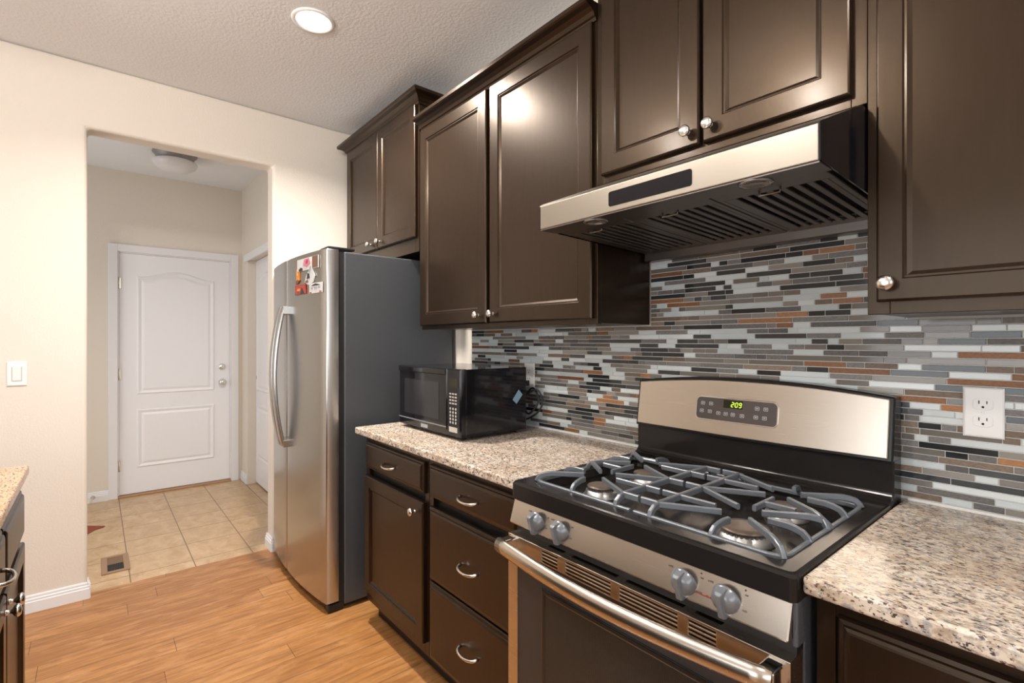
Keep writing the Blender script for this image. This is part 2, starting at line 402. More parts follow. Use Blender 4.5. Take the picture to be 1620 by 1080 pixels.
panel_slab(mb, fy, 0, -1.66, -1.10, .86, 1.868, .055); panel_slab(mb, fy, 0, -1.66, -1.10, .235, .735, 0)
cdr = struct(mb.build('door_2', 'door_white', bevel=.002), 'white panelled closet door behind the opening')
k_ = MB(); k_.lathe([(.019, 0), (.019, .003), (.015, .003), (.012, .001)], (-1.675, -.456, .98), (0, -1, 0)); k_.build('finger_pull', 'nickel', cdr)
struct(MB().box(-.975, -.305, -.435, -.40, .012, 2.055).build('door_3', 'door_white', bevel=.002), 'second white closet door')

# ================================================================== BACKSPLASH (mosaic)
mb = MB(); BX0, BX1, BY = 1.112, 4.6, -.006
mb.box(BX0, 2.262, BY, -.0005, .9145, 1.3735); mb.box(2.262, 3.028, BY, -.0005, .9145, 1.66); mb.box(3.028, BX1, BY, -.0005, .9145, 1.3735)
KINDS = [(1, .25), (2, .24), (3, .23), (4, .17), (5, .045), (6, .065)]
lay = mb.b.faces.layers.float.new('tint')
row, z = 0, .9225
while z < 1.655:
    h = .0137; x = BX0 + .001 if z < 1.36 else 2.264
    xe = BX1 if z < 1.36 else 3.026
    x -= random.random() * .06 if False else 0
    prev = None
    while x < xe - .008:
        L = random.choice((.028, .045, .045, .06, .075, .09, .11, .14, .15)) * random.uniform(.9, 1.1)
        if xe - x - L < .012: L = xe - x
        r_ = random.random(); kd = 1
        for q, pr_ in KINDS:
            if r_ < pr_: kd = q; break
            r_ -= pr_
        th = .0028 if kd < 4 else .0022 + random.random() * .0008
        mb.mi = kd; n0 = len(mb.b.faces)
        x1 = min(x + L, xe) - .0022
        mb.panel(x, x1, z, z + h, [(0, BY), (0, BY - th + .0006), (.0006, BY - th)])
        tn = random.random(); mb.b.faces.ensure_lookup_table()
        for f in mb.b.faces[n0:]: f[lay] = tn
        x += L
    z += .0161; row += 1
mb.mi = 7
mb.box(BX0, 2.25, BY - .007, BY, .9135, .9205); mb.box(3.03, BX1, BY - .007, BY, .9135, .9205)
bs = mb.build('backsplash', 'grout', mats=['glass_white', 'glass_taupe', 'glass_charcoal', 'slate', 'rust_stone', 'brown_stone', 'caulk'])
struct(bs, 'mosaic backsplash of thin glass and slate strips')

# ================================================================== CABINETS
def add_knob(door, x, y, z, sgn=-1):
    k_ = MB(); k_.lathe([(.0085, 0), (.0065, .003), (.005, .008), (.0055, .013), (.0125, .017), (.0158, .021), (.0158, .025), (.012, .0295), (.004, .031)], (x, y, z), (0, sgn, 0), 20)
    return k_.build('knob', 'nickel', door)
def add_pull(dr, x, y, z, sgn=-1, half=.05):
    path, rr = [], []
    for i in range(17):
        s = i / 16; a = math.pi * s
        path.append((x - half * math.cos(a) * (1 if True else 0), y + sgn * (.029 * math.sin(a) ** .75 - .001), z - .006 * math.sin(a)))
        rr.append(.0042 + .0012 * abs(math.cos(a)))
    return MB().tube(path, rr, 8).build('pull', 'nickel', dr)
def rp_door(parent, x0, x1, z0, z1, yb, yf, fr=.056, name='door'):
    s = -1 if yf < yb else 1
    prof = [(0, yb), (0, yf - s * .005), (.002, yf - s * .002), (.005, yf), (fr, yf), (fr + .003, yf - s * .004), (fr + .007, yf - s * .0035), (fr + .010, yf - s * .006), (fr + .015, yf - s * .010)]
    return MB().panel(x0, x1, z0, z1, prof).build(name, 'espresso', parent)
def slab_drawer(parent, x0, x1, z0, z1, yb, yf, big=False):
    s = -1 if yf < yb else 1
    prof = [(0, yb), (0, yf - s * .011), (.003, yf - s * .008), (.010, yf - s * .0065), (.012, yf - s * .003), (.017, yf - s * .0008), (.021, yf)]
    return MB().panel(x0, x1, z0, z1, prof).build('drawer', 'espresso', parent)
def crown(parent, x0, x1, yfr, z0, z1, proj, retL, retR, yback=-.003):
    """stepped crown moulding across the front with mitred returns"""
    pr_ = [(0, z0), (.006, z0), (.010, z0 + .010), (.016, z0 + .014), (.022, z0 + .026), (.036, z0 + .036), (proj - .006, z0 + .042), (proj, z0 + .046), (proj, z1), (0, z1)]
    rs = []
    for d, z_ in pr_:
        a = x0 - (d if retL else 0); b_ = x1 + (d if retR else 0); f = yfr - d
        rs.append([(a, yback, z_), (a, f, z_), (b_, f, z_), (b_, yback, z_)])
    return MB().rings(rs, closed=True, cap=(True, True)).build('crown_moulding', 'espresso', parent)
YF, YD = -.308, -.327
def wall_cab(label, x0, x1, z0, z1, yfr=YF, stile=.04, rail=.04):
    t_ = thing('wall_cabinet', label, 'cabinet', ((x0 + x1) / 2, -.002, z0), 'espresso wall cabinets')
    mb = MB(); mb.box(x0 + .003, x1 - .003, yfr + .019, -.0115 if x0 > 1.08 else -.002, z0 + .003, z1)
    mb.build('body', 'espresso', t_, bevel=.0015)
    f = MB(); f.box(x0, x0 + stile, yfr, yfr + .019, z0, z1); f.box(x1 - stile, x1, yfr, yfr + .019, z0, z1)
    f.box(x0 + stile, x1 - stile, yfr, yfr + .019, z0, z0 + rail); f.box(x0 + stile, x1 - stile, yfr, yfr + .019, z1 - .06, z1)
    if x1 - x0 > .6: f.box((x0 + x1) / 2 - .03, (x0 + x1) / 2 + .03, yfr, yfr + .019, z0 + rail, z1 - .06)
    f.build('face_frame', 'espresso', t_, bevel=.0012)
    return t_
c1 = wall_cab('short espresso wall cabinet mounted high above the refrigerator', .125, 1.065, 1.782, 2.56, rail=.09)
d = rp_door(c1, .140, .596, 1.858, 2.545, YF, YD); add_knob(d, .510, YD, 1.895)
d = rp_door(c1, .606, 1.050, 1.858, 2.545, YF, YD); add_knob(d, .615 + .02, YD, 1.896)
crown(c1, .125, 1.065, YF, 2.545, 2.606, .058, True, True)
c2 = wall_cab('tall two door espresso wall cabinet above the microwave', 1.095, 2.262, 1.374, 2.40)
d = rp_door(c2, 1.102, 1.664, 1.393, 2.385, YF, YD); add_knob(d, 1.612, YD, 1.428)
d = rp_door(c2, 1.688, 2.249, 1.393, 2.385, YF, YD); add_knob(d, 1.714, YD, 1.430)
crown(c2, 1.095, 2.2615, YF, 2.386, 2.446, .058, False, False)
c3 = wall_cab('espresso wall cabinet with two doors directly over the range hood', 2.2625, 3.021, 1.834, 2.56, stile=.03)
d = rp_door(c3, 2.290, 2.637, 1.858, 2.545, YF, YD); add_knob(d, 2.606, YD, 1.897)
d = rp_door(c3, 2.6465, 2.994, 1.858, 2.545, YF, YD); add_knob(d, 2.672, YD, 1.897)
crown(c3, 2.2625, 3.021, YF, 2.545, 2.606, .058, False, False)
c4 = wall_cab('tall single door espresso wall cabinet above the white duplex outlet', 3.0215, 3.50, 1.374, 2.40)
d = rp_door(c4, 3.041, 3.482, 1.400, 2.385, YF, YD, .045); add_knob(d, 3.062, YD, 1.437)
crown(c4, 3.0215, 3.50, YF, 2.386, 2.446, .058, False, False)

# base cabinets
BF, BD = -.61, -.63
def base_cab(label, x0, x1, name='base_cabinet'):
    t_ = thing(name, label, 'cabinet', ((x0 + x1) / 2, -.3, 0), 'espresso base cabinets')
    mb = MB(); mb.box(x0, x1, BF + .019, -.01, .1, .882); mb.build('body', 'espresso_dark', t_)
    f = MB(); st = .03
    f.box(x0, x0 + st, BF, BF + .019, .1, .882); f.box(x1 - st, x1, BF, BF + .019, .1, .882)
    f.box(x0 + st, x1 - st, BF, BF + .019, .1, .14); f.box(x0 + st, x1 - st, BF, BF + .019, .84, .882)
    f.build('face_frame', 'espresso', t_, bevel=.0012)
    MB().box(x0, x1, -.55, -.53, 0, .1).build('toe_kick', 'espresso_dark', t_)
    return t_
b1 = base_cab('dark base cabinet with one drawer over one door, beside the refrigerator', 1.105, 1.682)
d = slab_drawer(b1, 1.122, 1.664, .727, .850, BF, BD); add_pull(d, 1.385, BD, .783)
d = rp_door(b1, 1.122, 1.664, .150, .692, BF, BD, .05); add_knob(d, 1.606, BD, .648)
b2 = base_cab('dark base cabinet of three stacked drawers beside the range', 1.6825, 2.25)
for z0, z1, zp in ((.727, .850, .783), (.416, .690, .548), (.118, .408, .268)):
    d = slab_drawer(b2, 1.704, 2.232, z0, z1, BF, BD); add_pull(d, 1.975, BD, zp)
b3 = base_cab('dark base cabinet under the counter right of the range', 3.024, 3.75)
d = slab_drawer(b3, 3.060, 3.72, .70, .848, BF, BD); add_pull(d, 3.38, BD, .775)
d = rp_door(b3, 3.060, 3.385, .150, .68, BF, BD, .05); add_knob(d, 3.35, BD, .64)
d = rp_door(b3, 3.395, 3.72, .150, .68, BF, BD, .05); add_knob(d, 3.43, BD, .64)
# countertops
def counter(x0, x1, y0, y1, ma, label):
    mb = MB(); mb.box(x0, x1, y0, y1, .8825, .913)
    return tag(mb.build('countertop', ma, bevel=.006, seg=3), label, 'countertop')
counter(1.085, 2.2515, -.661, -.0065, 'granite', 'speckled granite countertop carrying the microwave')
counter(3.0195, 3.78, -.661, -.0065, 'granite', 'speckled granite countertop below the duplex outlet, on the near side of the range')

# island at the left edge of the picture
t_ = thing('island_cabinet', 'dark island cabinet standing under the tan stone counter corner', 'cabinet', (2.0, -2.1, 0))
IB, IFc, IDr = -1.80, -1.785, -1.768
MB().box(1.125, 2.9, -2.6, IB, .1, .882).build('body', 'espresso', t_, bevel=.002)
MB().box(1.18, 2.86, -2.55, -1.87, 0, .1).build('toe_kick', 'espresso_dark', t_)
f = MB()
for x0, x1, z0, z1 in ((1.125, 1.165, .1, .882), (2.86, 2.9, .1, .882), (1.165, 2.86, .1, .14), (1.165, 2.86, .845, .882), (1.165, 2.86, .67, .70), (2.0, 2.04, .14, .67)): f.box(x0, x1, IB, IFc, z0, z1)
f.build('face_frame', 'espresso', t_, bevel=.001)
for x0, x1 in ((1.15, 1.57), (1.58, 2.0)):
    d = slab_drawer(t_, x0, x1, .70, .845, IFc, IDr)
    if x0 > 1.5: add_pull(d, (x0 + x1) / 2 - .06, IDr, .775, 1)
    d = rp_door(t_, x0, x1, .14, .68, IFc, IDr, .05); add_knob(d, x1 - .03 if x0 < 1.5 else x0 + .03, IDr, .645, 1)
counter(1.10, 2.95, -2.72, -1.7625, 'granite_tan', 'tan stone island countertop whose corner shows left of the hall opening')

# ================================================================== REFRIGERATOR
FX0, FX1 = .03, .951
fr = thing('refrigerator', 'stainless side by side refrigerator with dark grey sides', 'refrigerator', (.49, -.35, 0))
mb = MB(); mb.box(FX0, FX1, -.658, -.03, .025, 1.755); mb.build('body', 'fridge_grey', fr, bevel=.006)
mb = MB(); mb.box(FX0 + .006, FX1 - .006, -.684, -.658, .04, 1.75); mb.build('gasket', 'rubber', fr)
xc, hw = (FX0 + FX1) / 2, (FX1 - FX0) / 2
def fy_(x): return -.748 - .036 * (1 - ((x - xc) / hw) ** 2)
SEAM = .432
def fdoor(x0, x1, rl, rr_):
    n = 14; pts = [(x0, -.684)]
    for i in range(n + 1):
        s = i / n; x = x0 + (x1 - x0) * s; y = fy_(x)
        if rl and s == 0: pts.append((x0, y + .012)); pts.append((x0 + .004, y + .003)); continue
        if rr_ and s == 1: pts.append((x1 - .004, y + .003)); pts.append((x1, y + .012)); continue
        pts.append((x, y))
    pts.append((x1, -.684))
    mb = MB(); mb.prism(pts, 'z', .048, 1.762)
    for f in mb.b.faces: f.smooth = abs(f.calc_center_median().z - .9) < .5 and False
    return mb.build('door', 'fridge_steel', fr, bevel=.004)
dl = fdoor(FX0, SEAM - .003, 1, 1); dr_ = fdoor(SEAM + .003, FX1, 1, 1)
for dd in (dl, dr_):
    for p in dd.data.polygons: p.use_smooth = abs(p.normal.z) < .5
    dd.data.set_sharp_from_angle(angle=math.radians(25))
def fhandle(door, x):
    y0 = fy_(x); path = []
    for i in range(25):
        s = i / 24; z = .745 + .755 * s
        path.append((x, y0 - .022 - .048 * math.sin(math.pi * s) ** .8, z))
    h = MB(); h.bar(path, .046, .020, (0, -1, 0), .35)
    h.box(x - .024, x + .024, y0 - .03, y0 + .006, 1.462, 1.505); h.box(x - .024, x + .024, y0 - .03, y0 + .006, .738, .778)
    return h.build('handle', 'fridge_steel', door, bevel=.003)
fhandle(dr_, SEAM + .031); fhandle(dl, SEAM - .031)
for xa in (FX0 + .012, FX1 - .13): MB().box(xa, xa + .118, -.735, -.60, 1.7625, 1.777).build('hinge_cover', 'black_plastic', fr, bevel=.005)
mb = MB(); mb.box(FX0 + .02, FX1 - .02, -.70, -.60, .012, .045); mb.build('kick_grille', 'black_plastic', fr)
for x in (FX0 + .05, FX1 - .035):
    MB().box(x - .03, x + .03, -.735, -.66, .0, .04).build('foot', 'black_plastic', fr, bevel=.005)
# magnets on the right door
def mag(name, label, x0, x1, z0, z1, ma, shapes, outline=None):
    y = fy_((x0 + x1) / 2); sl = (fy_(x1) - fy_(x0)) / (x1 - x0)
    y = min(fy_(x0), fy_(x1), fy_((x0+x1)/2)) - .0005
    t_ = thing(name, label, 'magnet', ((x0 + x1) / 2, y, (z0 + z1) / 2), 'magnets on the refrigerator door')
    ya_, yb_ = fy_(x0), fy_(x1); sag = .036 * ((x1 - x0) / 2 / hw) ** 2 + .0009
    def Y(x): return ya_ + (yb_ - ya_) * (x - x0) / (x1 - x0) - sag
    poly = outline or [(0, 0), (1, 0), (1, 1), (0, 1)]
    def pl(poly, d0, d1, m_, nm):
        P = [(x0 + (x1 - x0) * a, z0 + (z1 - z0) * b_) for a, b_ in poly]
        MB().rings([[(x, Y(x) - d0, z) for x, z in P], [(x, Y(x) - d1, z) for x, z in P]]).build(nm, m_, t_)
    pl(poly, 0, .004, ma, 'backing')
    for nm, m_, pp in shapes: pl(pp, .004, .0052, m_, nm)
    return t_
sq = lambda a, b_, c, d_: [(a, b_), (c, b_), (c, d_), (a, d_)]
mag('photo_magnet', 'wide pink and white picture magnet at the top of the refrigerator door', .640, .888, 1.676, 1.737, 'mag_white',
    [('picture', 'mag_pink', [(.3, .45), (.45, .25), (.66, .5), (.6, .95), (.35, .9)]), ('picture', 'mag_brown', sq(.74, .05, 1, .98)), ('picture', 'mag_black', [(.1, 0), (.26, 0), (.28, .2), (.18, .3), (.08, .15)]), ('picture', 'mag_red', [(.42, .55), (.52, .5), (.56, .8), (.47, .9)])])
mag('orange_magnet', 'narrow orange and brown figure magnet', .605, .665, 1.612, 1.704, 'mag_orange',
    [('picture', 'mag_yellow', [(.4, .5), (.65, .5), (.6, .8), (.45, .75)]), ('picture', 'mag_brown', [(.1, 0), (.6, .05), (.9, .2), (.5, .28), (.15, .2)])],
    [(.1, 0), (.5, .05), (.9, .22), (.95, .7), (.8, 1), (.4, .98), (.2, .7), (.25, .35)])
mag('curved_magnet', 'white and silver curled letter shaped magnet', .725, .865, 1.598, 1.700, 'mag_white',
    [('picture', 'mag_black', [(.25, .3), (.5, .32), (.45, .55), (.3, .6)]), ('picture', 'label_grey', [(.4, .6), (.55, .62), (.6, .9), (.5, .92)]), ('picture', 'mag_brown', [(.1, .1), (.4, .14), (.3, .26), (.12, .22)])],
    [(.05, .15), (.35, 0), (.75, .1), (.9, .4), (.75, .7), (.6, 1), (.45, .98), (.4, .7), (.2, .5)])
mag('postcard_magnet', 'dark red postcard magnet, the lower of the two with pictures', .600, .742, 1.557, 1.607, 'mag_red',
    [('picture', 'mag_black', [(.55, .05), (.95, .05), (.8, .5), (.65, .7)]), ('picture', 'mag_orange', [(.2, .4), (.5, .35), (.55, .6), (.3, .62)]), ('picture', 'mag_brown', sq(.03, .03, .3, .28))])
mag('plate_magnet', 'small white number plate shaped magnet', .790, .925, 1.553, 1.603, 'mag_white',
    [('picture', 'mag_black', [(.15, .72), (.85, .74), (.7, .86), (.5, .93), (.3, .84)]), ('picture', 'label_grey', sq(.15, .42, .28, .6)), ('picture', 'label_grey', sq(.4, .44, .62, .6)), ('picture', 'label_grey', sq(.7, .44, .85, .6)), ('picture', 'mag_red', sq(.05, .02, .18, .14)), ('picture', 'mag_red', sq(.8, .04, .95, .16))])

# ================================================================== RANGE
GX0, GX1 = 2.2555, 3.0165; GC = (GX0 + GX1) / 2
rg = thing('gas_range', 'stainless gas range with black cooktop and digital clock', 'stove', (GC, -.35, 0))
mb = MB(); mb.box(GX0 + .004, GX1 - .004, -.63, -.03, .03, .868); mb.build('body', 'fridge_grey', rg, bevel=.003)
for x in (GX0 + .06, GX1 - .06):
    for y in (-.58, -.08): MB().lathe([(.02, 0), (.02, .03)], (x, y, 0), n=12).build('foot', 'black_plastic', rg)
# cooktop with a sunken well
CT = .917; YFt = -.678
def RR(x0, x1, y0, y1, r, z): return [(x, y, z) for x, y in rrect(x0, x1, y0, y1, r)]
mb = MB(); mb.rings([RR(GX0, GX1, YFt, -.075, .012, .868), RR(GX0, GX1, YFt, -.075, .012, CT - .008), RR(GX0 + .003, GX1 - .003, YFt + .003, -.075, .012, CT - .002), RR(GX0 + .008, GX1 - .008, YFt + .008, -.075, .012, CT),
     RR(GX0 + .036, GX1 - .034, YFt + .042, -.145, .025, CT), RR(GX0 + .041, GX1 - .039, YFt + .047, -.150, .025, CT - .006), RR(GX0 + .052, GX1 - .05, YFt + .056, -.16, .025, CT - .030), RR(GX0 + .07, GX1 - .07, YFt + .075, -.18, .03, CT - .036)])
mb.build('cooktop', 'black_enamel', rg)
# burners
ZW = CT - .037
for (x, y, r) in ((GC + .208, -.500, .050), (GC - .198, -.500, .038), (GC + .208, -.285, .040), (GC - .198, -.285, .038)):
    b_ = MB(); b_.lathe([(r + .012, 0), (r + .012, .004), (r + .006, .010), (r + .004, .018), (r - .004, .020), (r - .004, .024)], (x, y, ZW), n=36)
    n = 30
    for i in range(n):
        a = 2 * math.pi * i / n; q = Vector((math.cos(a), math.sin(a), 0)); s = Vector((-q.y, q.x, 0)); c = Vector((x, y, ZW + .0215)) + q * (r - .003)
        hs = .0028
        b_.rings([[tuple(c + s * hs * u + Vector((0, 0, .0025 * v_)) - q * .003) for u, v_ in ((-1, -1), (1, -1), (1, 1), (-1, 1))], [tuple(c + s * hs * u + Vector((0, 0, .0025 * v_)) + q * .003) for u, v_ in ((-1, -1), (1, -1), (1, 1), (-1, 1))]])
    bo = b_.build('burner', 'burner_metal', rg)
    cp = MB(); cp.lathe([(r - .006, .024), (r, .025), (r + .001, .028), (r - .002, .031), (r * .6, .0325), (r * .1, .033)], (x, y, ZW), n=36); cp.build('burner_cap', 'burner_cap', bo)
# grates
ZR, ZL = CT + .020, CT - .003
def grate(sx, label_side):
    gm = MB(); X = lambda d: GC + sx * d
    Wb, Hb = .0105, .016
    lo = [(.006, -.622), (.31, -.622), (.331, -.615), (.338, -.595), (.338, -.195), (.331, -.172), (.31, -.166), (.006, -.166)]
    gm.bar([(X(a), y, ZL) for a, y in lo], Wb, .012)
    ri = .049
    gm.bar([(X(ri), -.622, ZL), (X(ri), -.618, ZL + .011), (X(ri), -.606, ZR - .004), (X(ri), -.588, ZR), (X(ri), -.2, ZR), (X(ri), -.182, ZR - .004), (X(ri), -.170, ZL + .011), (X(ri), -.166, ZL)], Wb, Hb)
    for y in (-.590, -.500, -.393, -.285, -.197): gm.bar([(X(.004), y, ZR), (X(ri), y, ZR)], Wb * .9, Hb)
    bx = .204
    def fing(p, q): gm.bar([(X(p[0]), p[1], ZR), (X(q[0]), q[1], ZR)], Wb * .85, Hb * .85)
    fing((ri, -.590), (bx - .035, -.525)); fing((ri, -.500), (bx - .062, -.500)); fing((ri, -.393), (bx - .028, -.462))
    fing((ri, -.393), (bx - .028, -.322)); fing((ri, -.285), (bx - .062, -.285)); fing((ri, -.197), (bx - .035, -.262))
    def rise(p, q):
        P = Vector((p[0], p[1])); Q = Vector((q[0], q[1])); d_ = (Q - P); L = d_.length; d_.normalize()
        pts = [(P, ZL), (P + d_ * .004, ZL + .008), (P + d_ * .012, ZL + .016), (P + d_ * .026, ZR - .0025), (P + d_ * .042, ZR), (Q, ZR)]
        if L < .055: pts = [(P, ZL), (P + d_ * .003, ZL + .008), (P + d_ * .010, ZL + .016), (P + d_ * .020, ZR - .002), (P + d_ * .030, ZR), (Q, ZR)]
        gm.bar([(X(a.x), a.y, z_) for a, z_ in pts], Wb * .9, Hb * .9)
    rise((.336, -.618), (bx + .030, -.530)); rise((.338, -.500), (bx + .055, -.500)); rise((.338, -.385), (bx + .026, -.464)); rise((bx - .008, -.622), (bx, -.562))
    rise((.336, -.172), (bx + .030, -.258)); rise((.338, -.285), (bx + .055, -.285)); rise((.338, -.400), (bx + .026, -.322)); rise((bx - .008, -.166), (bx, -.222))
    gm.bar([(X(bx), -.445, ZR), (X(bx), -.395, ZR), (X(bx), -.345, ZR)], Wb * .85, Hb * .85); gm.bar([(X(bx), -.395, ZR), (X(bx + .07), -.395, ZR)], Wb * .85, Hb * .85)
    return gm.build('grate', 'grate_skysheen', rg)
grate(-1, ''); grate(1, '')
# control panel (sloped stainless)
cpy = lambda z: -.668 - .020 * (.866 - z) / .066
mb = MB(); x0, x1 = GX0 + .003, GX1 - .009
mb.rings([[(x0, -.632, .800), (x1, -.632, .800), (x1, -.632, .866), (x0, -.632, .866)], [(x0, cpy(.800), .800), (x1, cpy(.800), .800), (x1, cpy(.866), .866), (x0, cpy(.866), .866)]])
cp = mb.build('control_panel', 'range_steel_warmlit', rg, bevel=.004)
mb = MB(); mb.box(GX1 - .009, GX1, -.672, -.63, .79, .868); mb.build('end_cap', 'fridge_grey', rg, bevel=.003)
nrm = Vector((0, -.066, -.020)).normalized()
cpx = [2.368, 2.456, 2.806, 2.894]
for x in cpx:
    z = .832; y = cpy(z)
    k_ = MB(); k_.lathe([(.0275, 0), (.0275, .003), (.026, .006), (.0235, .015), (.017, .022), (.006, .024)], (x, y, z), nrm, 32)
    q = nrm.to_track_quat('Z', 'Y')
    kn = k_.build('knob', 'knob_grey', cp)
    g = MB(); rs = []
    for h_, wd, ln in ((.006, .0085, .0275), (.024, .0075, .0275), (.030, .0055, .025), (.031, .004, .022)):
        rs.append([tuple(Vector((x, y, z)) + nrm * h_ + Vector((1, 0, 0)) * a * wd + nrm.cross(Vector((1, 0, 0))).normalized() * b_ * ln) for a, b_ in ((-1, -1), (1, -1), (1, 1), (-1, 1))])
    g.rings(rs); g.build('grip', 'knob_grey', kn, bevel=.0015)
rot = (math.atan2(.066, -.020) if False else math.radians(90 + 16.9), 0, 0)
def cptext(s, size, x, z, ma='print_dark', bold=0): return text('lettering', s, size, (x, cpy(z) - .0008, z), rot, ma, cp, bold)
for x in cpx[2:]:
    cptext('OFF', .006, x, .8635); cptext('LITE', .006, x - .034, .848); cptext('HI', .006, x + .036, .848); cptext('LO', .006, x + .036, .822)
    dm = MB(); zz = .856; dm.rings([[(x + .033 + .002 * a, cpy(zz) - .0002, zz + .002 * b_) for a, b_ in ((1, 0), (0, 1), (-1, 0), (0, -1))], [(x + .033 + .002 * a, cpy(zz) - .0009, zz + .002 * b_) for a, b_ in ((1, 0), (0, 1), (-1, 0), (0, -1))]]); dm.build('lettering', 'print_dark', cp)
for x in cpx[:2]:
    cptext('LITE', .006, x - .034, .848); cptext('HI', .006, x + .036, .848); cptext('LO', .006, x + .036, .822)
cptext('PowerBoil', .0085, 2.850, .820, 'print_red', .0002)
# oven door: stainless frame built of rails and stiles around vent slots
DY0, DY1 = -.64, -.692
od = MB()
zt0, zt1 = .731, .772
od.box(GX0 + .004, GX0 + .044, DY1, DY0, .18, zt0); od.box(GX1 - .044, GX1 - .004, DY1, DY0, .18, zt0); od.box(GX0 + .044, GX1 - .044, DY1, DY0, .18, .21)
groups = [(2.398, 2.456), (2.484, 2.627), (2.652, 2.798), (2.823, 2.880)]
ed = [GX0 + .004] + [e for g in groups for e in g] + [GX1 - .004]
for i in range(0, len(ed), 2): od.box(ed[i], ed[i + 1], DY1, DY0, zt0, zt1)
od.box(ed[1], ed[-2], DY1 + .012, DY0, zt0, zt1 - .004)
for a, b_ in groups:
    z = zt0
    for kk in range(5):
        hgt = .0042 if kk < 4 else zt1 - z
        if kk == 0: hgt = .004
        od.box(a, b_, DY1, DY1 + .012, z, z + hgt); z += hgt + .0045
door = od.build('oven_door', 'range_steel_warmlit', rg, bevel=.0012)
sl = MB()
for a, b_ in groups: sl.box(a + .0005, b_ - .0005, DY1 + .008, DY1 + .0119, zt0 + .001, zt1 - .006)
sl.build('vent_slots', 'slot_dark', door)
MB().box(GX0 + .044, GX1 - .044, DY1 + .003, DY0, .21, zt0).build('glass', 'oven_glass', door)
mb = MB(); mb.panel(GX0 + .14, GX1 - .14, .29, .665, [(0, DY1 + .003), (0, DY1 + .001), (.004, DY1), (.012, DY1), (.016, DY1 + .0016)]); mb.build('window', 'oven_window', door)
# handle: broad bowed stainless bar with end posts
path = []
for i in range(21):
    s = i / 20; x = GX0 + .014 + (GX1 - GX0 - .028) * s
    path.append((x, -.735 - .024 * math.sin(math.pi * s), .752 - .008 * math.sin(math.pi * s)))
h = MB(); n = 14
h.sweep(path, [(.0145 * math.cos(2 * math.pi * i / n), .021 * math.sin(2 * math.pi * i / n)) for i in range(n)], (0, 0, 1), True)
ho = h.build('handle', 'range_steel_warmlit', door)
for xa, xb in ((GX0 + .012, GX0 + .042), (GX1 - .042, GX1 - .012)): MB().prism([(-.738, .735), (-.69, .728), (-.69, .768), (-.738, .769)], 'x', xa, xb).build('handle_post', 'chrome', ho, bevel=.004)
MB().box(GX0 + .006, GX1 - .006, -.66, -.632, .772, .798).build('vent_gap', 'black_plastic', rg)
MB().box(GX0 + .006, GX1 - .006, -.69, -.632, .045, .172).build('storage_drawer', 'range_steel_warmlit', rg, bevel=.004)
# backguard
ct_y = lambda z: -.092 + .022 * (z - 1.022) / .15
def arc_top(x, z0, rise): return z0 + rise * (1 - ((x - GC) / (GX1 - GC)) ** 2)
def console_poly(x0, x1, zb, zt, rb, rt, n=18):
    p = [(x0 + (x1 - x0) * i / n, zb - rb * (1 - ((x0 + (x1 - x0) * i / n - GC) / (GX1 - GC)) ** 2)) for i in range(n + 1)]
    p += [(x1 + (x0 - x1) * i / n, arc_top(x1 + (x0 - x1) * i / n, zt, rt)) for i in range(n + 1)]
    return p
bk = MB()
P = console_poly(GX0, GX1, 1.016, 1.176, .002, .026)
bk.rings([[(x, -.012, z) for x, z in P], [(x, -.012 + (ct_y(z) + .004 + .012), z) for x, z in P]])
bk.prism([(-.012, .86), (-.012, 1.02), (-.078, 1.02), (-.078, .934), (-.086, .924), (-.100, .9175), (-.100, .905), (-.06, .86)], 'x', GX0, GX1)
bg = bk.build('backguard', 'black_enamel', rg, bevel=.004)
mb = MB(); P = console_poly(GX0 + .008, GX1 - .010, 1.025, 1.170, .003, .022)
mb.rings([[(x, ct_y(z) + .004, z) for x, z in P], [(x, ct_y(z) - .002, z) for x, z in P]])
con = mb.build('console', 'range_steel_warmlit', bg, bevel=.0025)
def cface(poly, d0, d1, name, ma, parent, bevel=0):
    return MB().rings([[(x, ct_y(z) - d0, z) for x, z in poly], [(x, ct_y(z) - d1, z) for x, z in poly]]).build(name, ma, parent, bevel)
kx0, kx1, kz0, kz1 = 2.492, 2.742, 1.068, 1.134
def kp(i):
    pts = rrect(kx0 + i, kx1 - i, kz0 + i, kz1 - i, max(.012 - i, .004)); cxk = (kx0 + kx1) / 2
    return [(x, z + (.010 * (1 - ((x - cxk) / .125) ** 2) if z > 1.1 else 0)) for x, z in pts]
cface(kp(-.004), .0018, .0036, 'bezel', 'chrome', con, .001)
pad = cface(kp(0), .0036, .0046, 'keypad', 'keypad_brown', con)
kxm = lambda u: kx0 + (kx1 - kx0) * u
kzm = lambda v_: kz0 + (kz1 - kz0 + .006) * v_
cface(rrect(kxm(.36), kxm(.60), kzm(.56), kzm(.90), .001), .0046, .0052, 'clock_window', 'lcd', pad)
# seven segment digits 2:09
SEG = {'2': 'abged', '0': 'abcdef', '9': 'abcdfg'}
dg_ = MB()
def segs(ch, cx_, cz_, w_, h_):
    t2 = .0013
    S = {'a': (0, h_, 1), 'd': (0, -h_, 1), 'g': (0, 0, 1), 'f': (-w_, h_ / 2, 0), 'b': (w_, h_ / 2, 0), 'e': (-w_, -h_ / 2, 0), 'c': (w_, -h_ / 2, 0)}
    for s_ in SEG[ch]:
        dx, dz, hor = S[s_]; a, b_ = (w_ * .85, t2) if hor else (t2, h_ / 2 * .85)
        P = [(cx_ + dx + dz * .15 - a, cz_ + dz - b_), (cx_ + dx + dz * .15 + a, cz_ + dz - b_), (cx_ + dx + dz * .15 + a, cz_ + dz + b_), (cx_ + dx + dz * .15 - a, cz_ + dz + b_)]
        dg_.rings([[(x, ct_y(z) - .0052, z) for x, z in P], [(x, ct_y(z) - .0058, z) for x, z in P]])
zd = kzm(.72)
